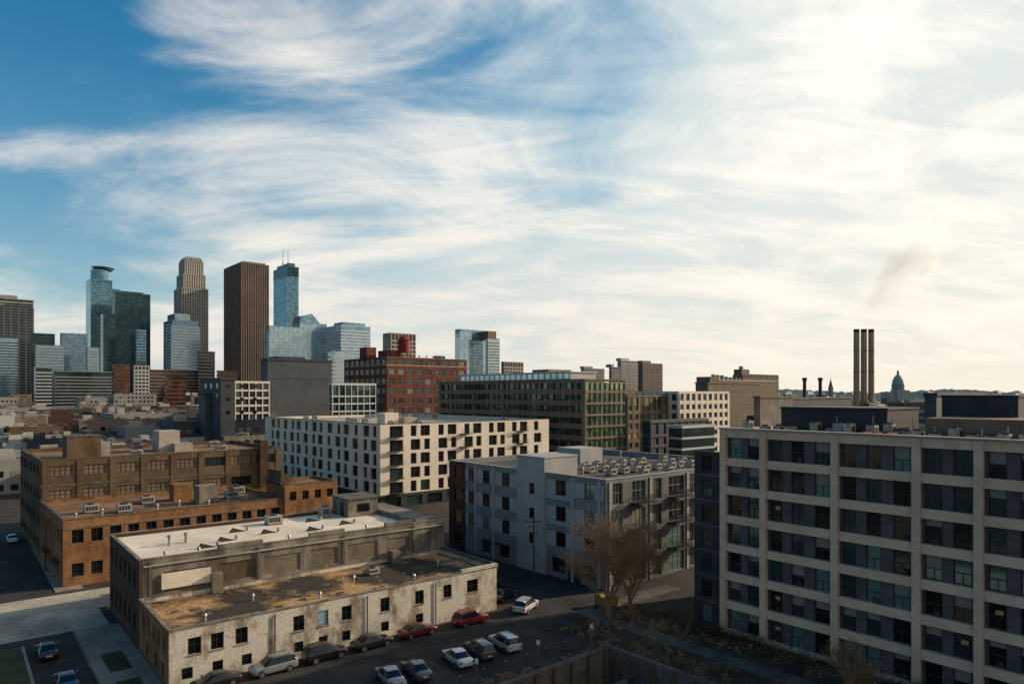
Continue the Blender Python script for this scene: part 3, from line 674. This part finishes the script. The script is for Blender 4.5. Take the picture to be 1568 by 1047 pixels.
# ------------------------------------------------------------------ cars
tyre=plain('tyre',(.012,.012,.012),.9); rim=plain('rim',(.35,.35,.36),.35,.8); cglass=plain('cglass',(.01,.012,.015),.05); lampR=plain('lampR',(.35,.02,.015),.3); lampW=plain('lampW',(.75,.75,.72),.2)
def car(name,x,y,deg,col,kind='sedan'):
    paint=plain('paint_%02d%02d%02d'%tuple(int(c*99) for c in col),col,.35,.3,0,.8)
    if kind=='sedan': ST=[(-2.32,.38,.72,.78,.74,.55,0),(-2.2,.27,.9,.96,.86,.66,0),(-1.65,.22,.96,1.02,.9,.68,0),(-.95,.2,.95,1.42,.9,.62,1),(-.25,.2,.94,1.47,.9,.63,1),(.35,.2,.93,1.43,.9,.62,1),(1.15,.2,.92,.98,.9,.7,0),(2.0,.22,.8,.84,.86,.62,0),(2.3,.36,.6,.66,.76,.55,0)]
    else: ST=[(-2.3,.4,.9,.95,.8,.6,0),(-2.25,.3,1.02,1.1,.9,.74,0),(-1.95,.26,1.03,1.66,.92,.68,1),(-.9,.25,1.02,1.75,.93,.70,1),(.4,.25,1.0,1.70,.93,.68,1),(1.15,.25,.99,1.07,.93,.74,0),(2.05,.27,.92,.98,.9,.66,0),(2.32,.4,.7,.76,.8,.6,0)]
    bm=bmesh.new(); mats=[paint,cglass,tyre,rim,lampR,lampW,frameBlk]; rings=[]
    cl=bm.edges.layers.float.new('crease_edge')
    for (sx,zb,zl,zt,w,wt,rf) in ST:
        half=[(w*.88,zb),(w,zb+.16),(w*1.0,zl-.14),(w*.96,zl),(wt,zt-.03),(wt*.8,zt)]
        ring=[bm.verts.new((sx,-yy,zz)) for yy,zz in half]+[bm.verts.new((sx,yy,zz)) for yy,zz in reversed(half)]
        rings.append(ring)
    for i in range(len(ST)-1):
        r0,r1=rings[i],rings[i+1]; f0,f1=ST[i][6],ST[i+1][6]
        for k in range(12):
            j=(k+1)%12; f=bm.faces.new((r0[k],r1[k],r1[j],r0[j])); f.smooth=True
            m=0
            if k in (3,7) and (f0 or f1): m=1
            if k in (4,5,6) and f0!=f1: m=1
            if k==11: m=6
            f.material_index=m
    bm.faces.new(rings[0][::1]); bm.faces.new(rings[-1][::-1])
    bmesh.ops.recalc_face_normals(bm,faces=bm.faces)
    for ed in bm.edges:
        if len({f.material_index for f in ed.link_faces})>1: ed[cl]=.8
    me=bpy.data.meshes.new(name+'_body'); bm.to_mesh(me); bm.free()
    for m in mats: me.materials.append(m)
    root=bpy.data.objects.new(name,None); scene.collection.objects.link(root); root.location=(x,y,.012); root.rotation_euler=(0,0,math.radians(deg))
    body=bpy.data.objects.new('body',me); scene.collection.objects.link(body); body.parent=root
    sb=body.modifiers.new('s','SUBSURF'); sb.levels=1; sb.render_levels=2
    b=B('trim',0,0,0)
    h=1.42 if kind=='sedan' else 1.7; w=.9 if kind=='sedan' else .93; Lf=2.26
    for s in(-1,1):
        b.box(-Lf-.03,-Lf+.12,s*.52,s*.78,.68,.86,lampR); b.box(Lf-.2,Lf-.02,s*.46,s*.74,.58,.72,lampW)
        b.box(.85,1.02,s*(w+.02),s*(w+.2),.92,1.04,paint); 
        b.box(-.28,-.2,s*(w*.80),s*(w*.86),.98,h-.16,frameBlk)
        if kind!='sedan': b.box(-1.5,.4,s*.6,s*.64,h+.0,h+.05,darksteel)
    b.box(-Lf-.07,-Lf,-.26,.26,.55,.68,whitepaint); b.box(Lf-.06,Lf+.05,-.45,.45,.42,.56,frameBlk)
    tr=b.finish(); tr.parent=root
    for wx_ in(-1.38,1.42):
        for s in(-1,1):
            bm=bmesh.new()
            def disc(r,wd,yc,mi):
                g=bmesh.ops.create_cone(bm,cap_ends=True,segments=20,radius1=r,radius2=r,depth=wd,matrix=Matrix.Translation((0,yc,0))@Matrix.Rotation(math.pi/2,4,'X'))
                fs={f for v in g['verts'] for f in v.link_faces}
                for f in fs: f.material_index=mi
            disc(.34,.24,0,0); disc(.21,.05,s*.11,1); disc(.40,.1,-s*.012,2)
            wm=bpy.data.meshes.new('wheel'); bm.to_mesh(wm); bm.free()
            for m in (tyre,rim,frameBlk): wm.materials.append(m)
            wo=bpy.data.objects.new('wheel',wm); scene.collection.objects.link(wo); wo.parent=root; wo.location=(wx_,s*(w-.10),.34)
    return root
white=(.62,.62,.61);silver=(.30,.31,.32);blk=(.015,.015,.017);red=(.22,.02,.02);grey=(.08,.085,.09)
def pk(s,t,rot,col,kind,name='parked_car'):
    x,y=AP(s,t); car(name,x,y,39+rot,col,kind)
pk(3.6,-1.9,180,blk,'sedan'); pk(9.2,-1.8,180,silver,'suv','parked_suv'); pk(14.7,-1.8,0,blk,'suv','parked_suv'); pk(20.2,-1.8,0,(.02,.025,.035),'sedan'); pk(26,-1.8,0,(.12,.015,.015),'sedan','parked_car'); pk(33.2,-2.3,0,red,'suv','parked_suv')
pk(42.4,3.0,20,blk,'sedan'); pk(43,6.2,15,blk,'suv','parked_suv'); pk(41.8,-2.6,25,white,'suv','parked_suv')
pk(17.2,-11.2,80,silver,'sedan'); pk(20,-11.5,82,grey,'sedan'); pk(25.0,-11.4,82,white,'sedan'); pk(28,-11.2,82,grey,'suv','parked_suv'); pk(31.4,-11.2,84,white,'suv','parked_suv')
pk(-8.0,17.7,90,blk,'sedan'); pk(-7.4,7.2,90,(.04,.08,.14),'sedan')
pk(-15,70,90,grey,'sedan'); pk(-7,90,90,white,'sedan')
# ------------------------------------------------------------------ street furniture
b=B('utility_pole',3.2,102,10); b.cyl(0,0,0,10,.16,wood,8,.11); b.box(-1.3,1.3,-.16,-.04,9.1,9.25,wood); b.box(-.9,.9,.12,.2,8.3,8.42,wood)
for x in(-1.2,-.5,.5,1.2): b.cyl(x,-.1,9.25,9.5,.06,steel,6)
b.cyl(.3,0,7,8,.22,steel,8); b.finish()
def lamp(x,y,deg):
    b=B('street_lamp',x,y,deg); b.cyl(0,0,0,7.5,.09,darksteel,8,.06); b.box(0,1.8,-.04,.04,7.4,7.5,darksteel); b.box(1.5,2.2,-.14,.14,7.32,7.42,steel); b.cyl(0,0,0,.5,.18,darksteel,8); b.finish()
for s,t in [(-17.6,26),(-4.4,60),(-17.6,50)]: lamp(*AP(s,t),39)
lamp(*GP(10,11),130)
def post(x,y):
    b=B('parking_sign',x,y,-20); b.cyl(0,0,0,2.1,.035,steel,6); b.box(-.18,.18,-.05,-.03,1.6,2.1,whitepaint); b.finish()
for s in (16,24,32,40): post(*AP(s,-16.2))
b=B('green_highway_sign',31,205,0); b.cyl(0,0,0,9,.15,steel,8); b.box(-.4,4.4,-.15,-.08,7,9.2,greensign); b.box(.1,3.9,-.17,-.15,7.9,8.2,whitepaint); b.finish()
x,y=GP(12.2,11); b=B('dumpster',x,y,20)
b.prism([(-1.1,.2),(1.1,.2),(1.2,1.2),(-1.2,1.5)],-.9,.9,plain('dump',(.35,.22,.03),.6)); b.box(-1.25,1.25,-.95,.95,1.2,1.28,darksteel)
for q in(-.9,.9): b.cyl(q,-.7,0,.2,.1,tyre,6); b.cyl(q,.7,0,.2,.1,tyre,6)
b.finish()
b=B('handrail_fence',51.9-.757*2.5,49.9-.653*2.5,ANG)
for k in range(19): b.cyl(0,2+k*2,0,1.1,.03,darksteel,5)
b.box(-.02,.02,2,38,1.06,1.1,darksteel); b.finish()
b=B('skyway_bridge',-93,118,-49); b.box(-6,6,0,3.5,6,10,redbrick); b.box(-6,6,-.1,0,7,9,winDark); b.box(-6.2,6.2,-.2,3.7,10,10.3,roofdark); b.finish()

# ------------------------------------------------------------------ steam plume
me=bpy.data.meshes.new('steam_plume'); bm=bmesh.new(); bmesh.ops.create_icosphere(bm,subdivisions=3,radius=1); bm.to_mesh(me); bm.free()
pl=bpy.data.objects.new('steam_plume',me); scene.collection.objects.link(pl); pl.location=(602,1060,222); pl.scale=(50,36,118); pl.rotation_euler=(0,math.radians(36),0)
m=bpy.data.materials.new('steam'); m.use_nodes=True; nt=m.node_tree; N=nt.nodes;K=nt.links; N.clear()
o=N.new('ShaderNodeOutputMaterial'); v=N.new('ShaderNodeVolumePrincipled'); v.inputs['Color'].default_value=(1,.985,.965,1); v.inputs['Anisotropy'].default_value=.62; K.new(v.outputs[0],o.inputs['Volume'])
tc=N.new('ShaderNodeTexCoord'); no=N.new('ShaderNodeTexNoise'); no.inputs['Scale'].default_value=2.4; no.inputs['Detail'].default_value=4; K.new(tc.outputs['Object'],no.inputs['Vector'])
ln=N.new('ShaderNodeVectorMath'); ln.operation='LENGTH'; K.new(tc.outputs['Object'],ln.inputs[0])
f1=N.new('ShaderNodeMapRange'); f1.inputs['From Min'].default_value=.35; f1.inputs['From Max'].default_value=1.0; f1.inputs['To Min'].default_value=0; f1.inputs['To Max'].default_value=.26; K.new(ln.outputs['Value'],f1.inputs[0])
sb=N.new('ShaderNodeMath'); sb.operation='SUBTRACT'; K.new(no.outputs['Fac'],sb.inputs[0]); K.new(f1.outputs[0],sb.inputs[1])
f2=N.new('ShaderNodeMapRange'); f2.inputs['From Min'].default_value=.34; f2.inputs['From Max'].default_value=.58; f2.inputs['To Max'].default_value=.026; K.new(sb.outputs[0],f2.inputs[0]); K.new(f2.outputs[0],v.inputs['Density'])
me.materials.append(m)

# ------------------------------------------------------------------ sun, sky, camera
SUN_AZ=math.radians(67); SUN_EL=math.radians(21)
sd=Vector((math.sin(SUN_AZ)*math.cos(SUN_EL),math.cos(SUN_AZ)*math.cos(SUN_EL),math.sin(SUN_EL)))
sl=bpy.data.lights.new('sun','SUN'); sl.energy=4.8; sl.angle=math.radians(.6); sl.color=(1,.81,.58)
so=bpy.data.objects.new('sun',sl); scene.collection.objects.link(so); so.rotation_euler=sd.to_track_quat('Z','Y').to_euler()
w=bpy.data.worlds.new('World'); scene.world=w; w.use_nodes=True; nt=w.node_tree;N=nt.nodes;K=nt.links
bg=N['Background']; bg.inputs[1].default_value=.1
sky=N.new('ShaderNodeTexSky'); sky.sky_type='NISHITA'; sky.sun_disc=False; sky.sun_elevation=SUN_EL; sky.sun_rotation=SUN_AZ; sky.air_density=1.2; sky.dust_density=.6; sky.ozone_density=2.5
def math_(op,a,b_=None,clamp=False):
    n=N.new('ShaderNodeMath'); n.operation=op; n.use_clamp=clamp
    for i,q in enumerate((a,b_)):
        if q is None: continue
        if isinstance(q,(int,float)): n.inputs[i].default_value=q
        else: K.new(q,n.inputs[i])
    return n.outputs[0]
def smooth(x,lo,hi,a=0,b_=1):
    n=N.new('ShaderNodeMapRange'); n.interpolation_type='SMOOTHSTEP'; K.new(x,n.inputs[0]); n.inputs['From Min'].default_value=lo; n.inputs['From Max'].default_value=hi; n.inputs['To Min'].default_value=a; n.inputs['To Max'].default_value=b_; return n.outputs[0]
def mixc(f,a,b_):
    n=N.new('ShaderNodeMix'); n.data_type='RGBA'
    for i,q in ((0,f),(6,a),(7,b_)):
        if isinstance(q,(int,float)): n.inputs[i].default_value=q
        elif isinstance(q,tuple): n.inputs[i].default_value=(*q,1)
        else: K.new(q,n.inputs[i])
    return n.outputs[2]
tc=N.new('ShaderNodeTexCoord'); sp=N.new('ShaderNodeSeparateXYZ'); K.new(tc.outputs['Generated'],sp.inputs[0]); X,Y,Zc=sp.outputs
zz=math_('ADD',math_('MAXIMUM',Zc,0.0),.28)
cb=N.new('ShaderNodeCombineXYZ'); K.new(math_('DIVIDE',X,zz),cb.inputs[0]); K.new(math_('DIVIDE',Y,zz),cb.inputs[1])
def noise(scale,vs,rot,detail,dist,loc=(0,0,0),rough=.55):
    mp=N.new('ShaderNodeMapping'); mp.inputs['Scale'].default_value=vs; mp.inputs['Rotation'].default_value=(0,0,math.radians(rot)); mp.inputs['Location'].default_value=loc; K.new(cb.outputs[0],mp.inputs[0])
    n=N.new('ShaderNodeTexNoise'); n.inputs['Scale'].default_value=scale; n.inputs['Detail'].default_value=detail; n.inputs['Distortion'].default_value=dist; n.inputs['Roughness'].default_value=rough; K.new(mp.outputs[0],n.inputs['Vector']); return n.outputs['Fac']
n1=noise(1.5,(.8,1.25,1),-40,6,.9,(1.4,4.2,0),.56); n2=noise(4.2,(.42,1.25,1),-50,6,1.0,(.4,5,0),.64); n3=noise(.9,(1,1,1),0,2,.3,(7,2,0))
mix=math_('ADD',math_('ADD',math_('MULTIPLY',n1,.78),math_('MULTIPLY',n2,.22)),math_('MULTIPLY',n3,.28))
cov=math_('ADD',mix,math_('MULTIPLY',X,.46))
cov=math_('ADD',cov,math_('MULTIPLY',math_('SUBTRACT',.44,Zc),.70))
mask=smooth(cov,.42,.74)
dt=N.new('ShaderNodeVectorMath'); dt.operation='DOT_PRODUCT'; K.new(tc.outputs['Generated'],dt.inputs[0]); dt.inputs[1].default_value=sd
prox=smooth(dt.outputs['Value'],.30,1.0)
shade=smooth(math_('ADD',math_('MULTIPLY',n2,.8),math_('MULTIPLY',n1,1.1)),.76,1.14)
ccol=mixc(shade,(5.4,6.8,7.3),(9.3,9.0,8.4))
cbri=mixc(shade,(7.9,8.5,8.2),(12.0,11.3,10.2))
ccol=mixc(prox,ccol,cbri)
tint=N.new('ShaderNodeMix'); tint.data_type='RGBA'; tint.blend_type='MULTIPLY'; tint.inputs[0].default_value=1; K.new(sky.outputs[0],tint.inputs[6]); tint.inputs[7].default_value=(.06,.92,1.22,1)
c=mixc(mask,tint.outputs[2],ccol)
hz=math_('POWER',math_('SUBTRACT',1.0,math_('MAXIMUM',Zc,0.0),True),6.0)
hcol=mixc(smooth(X,-.6,.7),(7.8,7.3,6.5),(9.9,8.9,7.1))
c=mixc(math_('MULTIPLY',hz,.82),c,hcol)
# whole sky behind the camera dimmed to darken the walls facing it
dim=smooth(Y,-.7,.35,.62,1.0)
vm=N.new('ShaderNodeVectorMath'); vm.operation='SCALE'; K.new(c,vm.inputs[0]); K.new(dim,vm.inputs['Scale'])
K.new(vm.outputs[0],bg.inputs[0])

cam=bpy.data.cameras.new('camera'); co=bpy.data.objects.new('camera',cam); scene.collection.objects.link(co)
cam.lens=36*1060/1568; cam.sensor_width=36; cam.clip_end=30000; cam.clip_start=.5
co.location=(0,0,CAMH); co.rotation_euler=(math.radians(90),0,0)
cam.shift_y=(602-523.5)/1568
scene.camera=co
scene.view_settings.view_transform='Standard'; scene.view_settings.look='None'; scene.view_settings.exposure=0
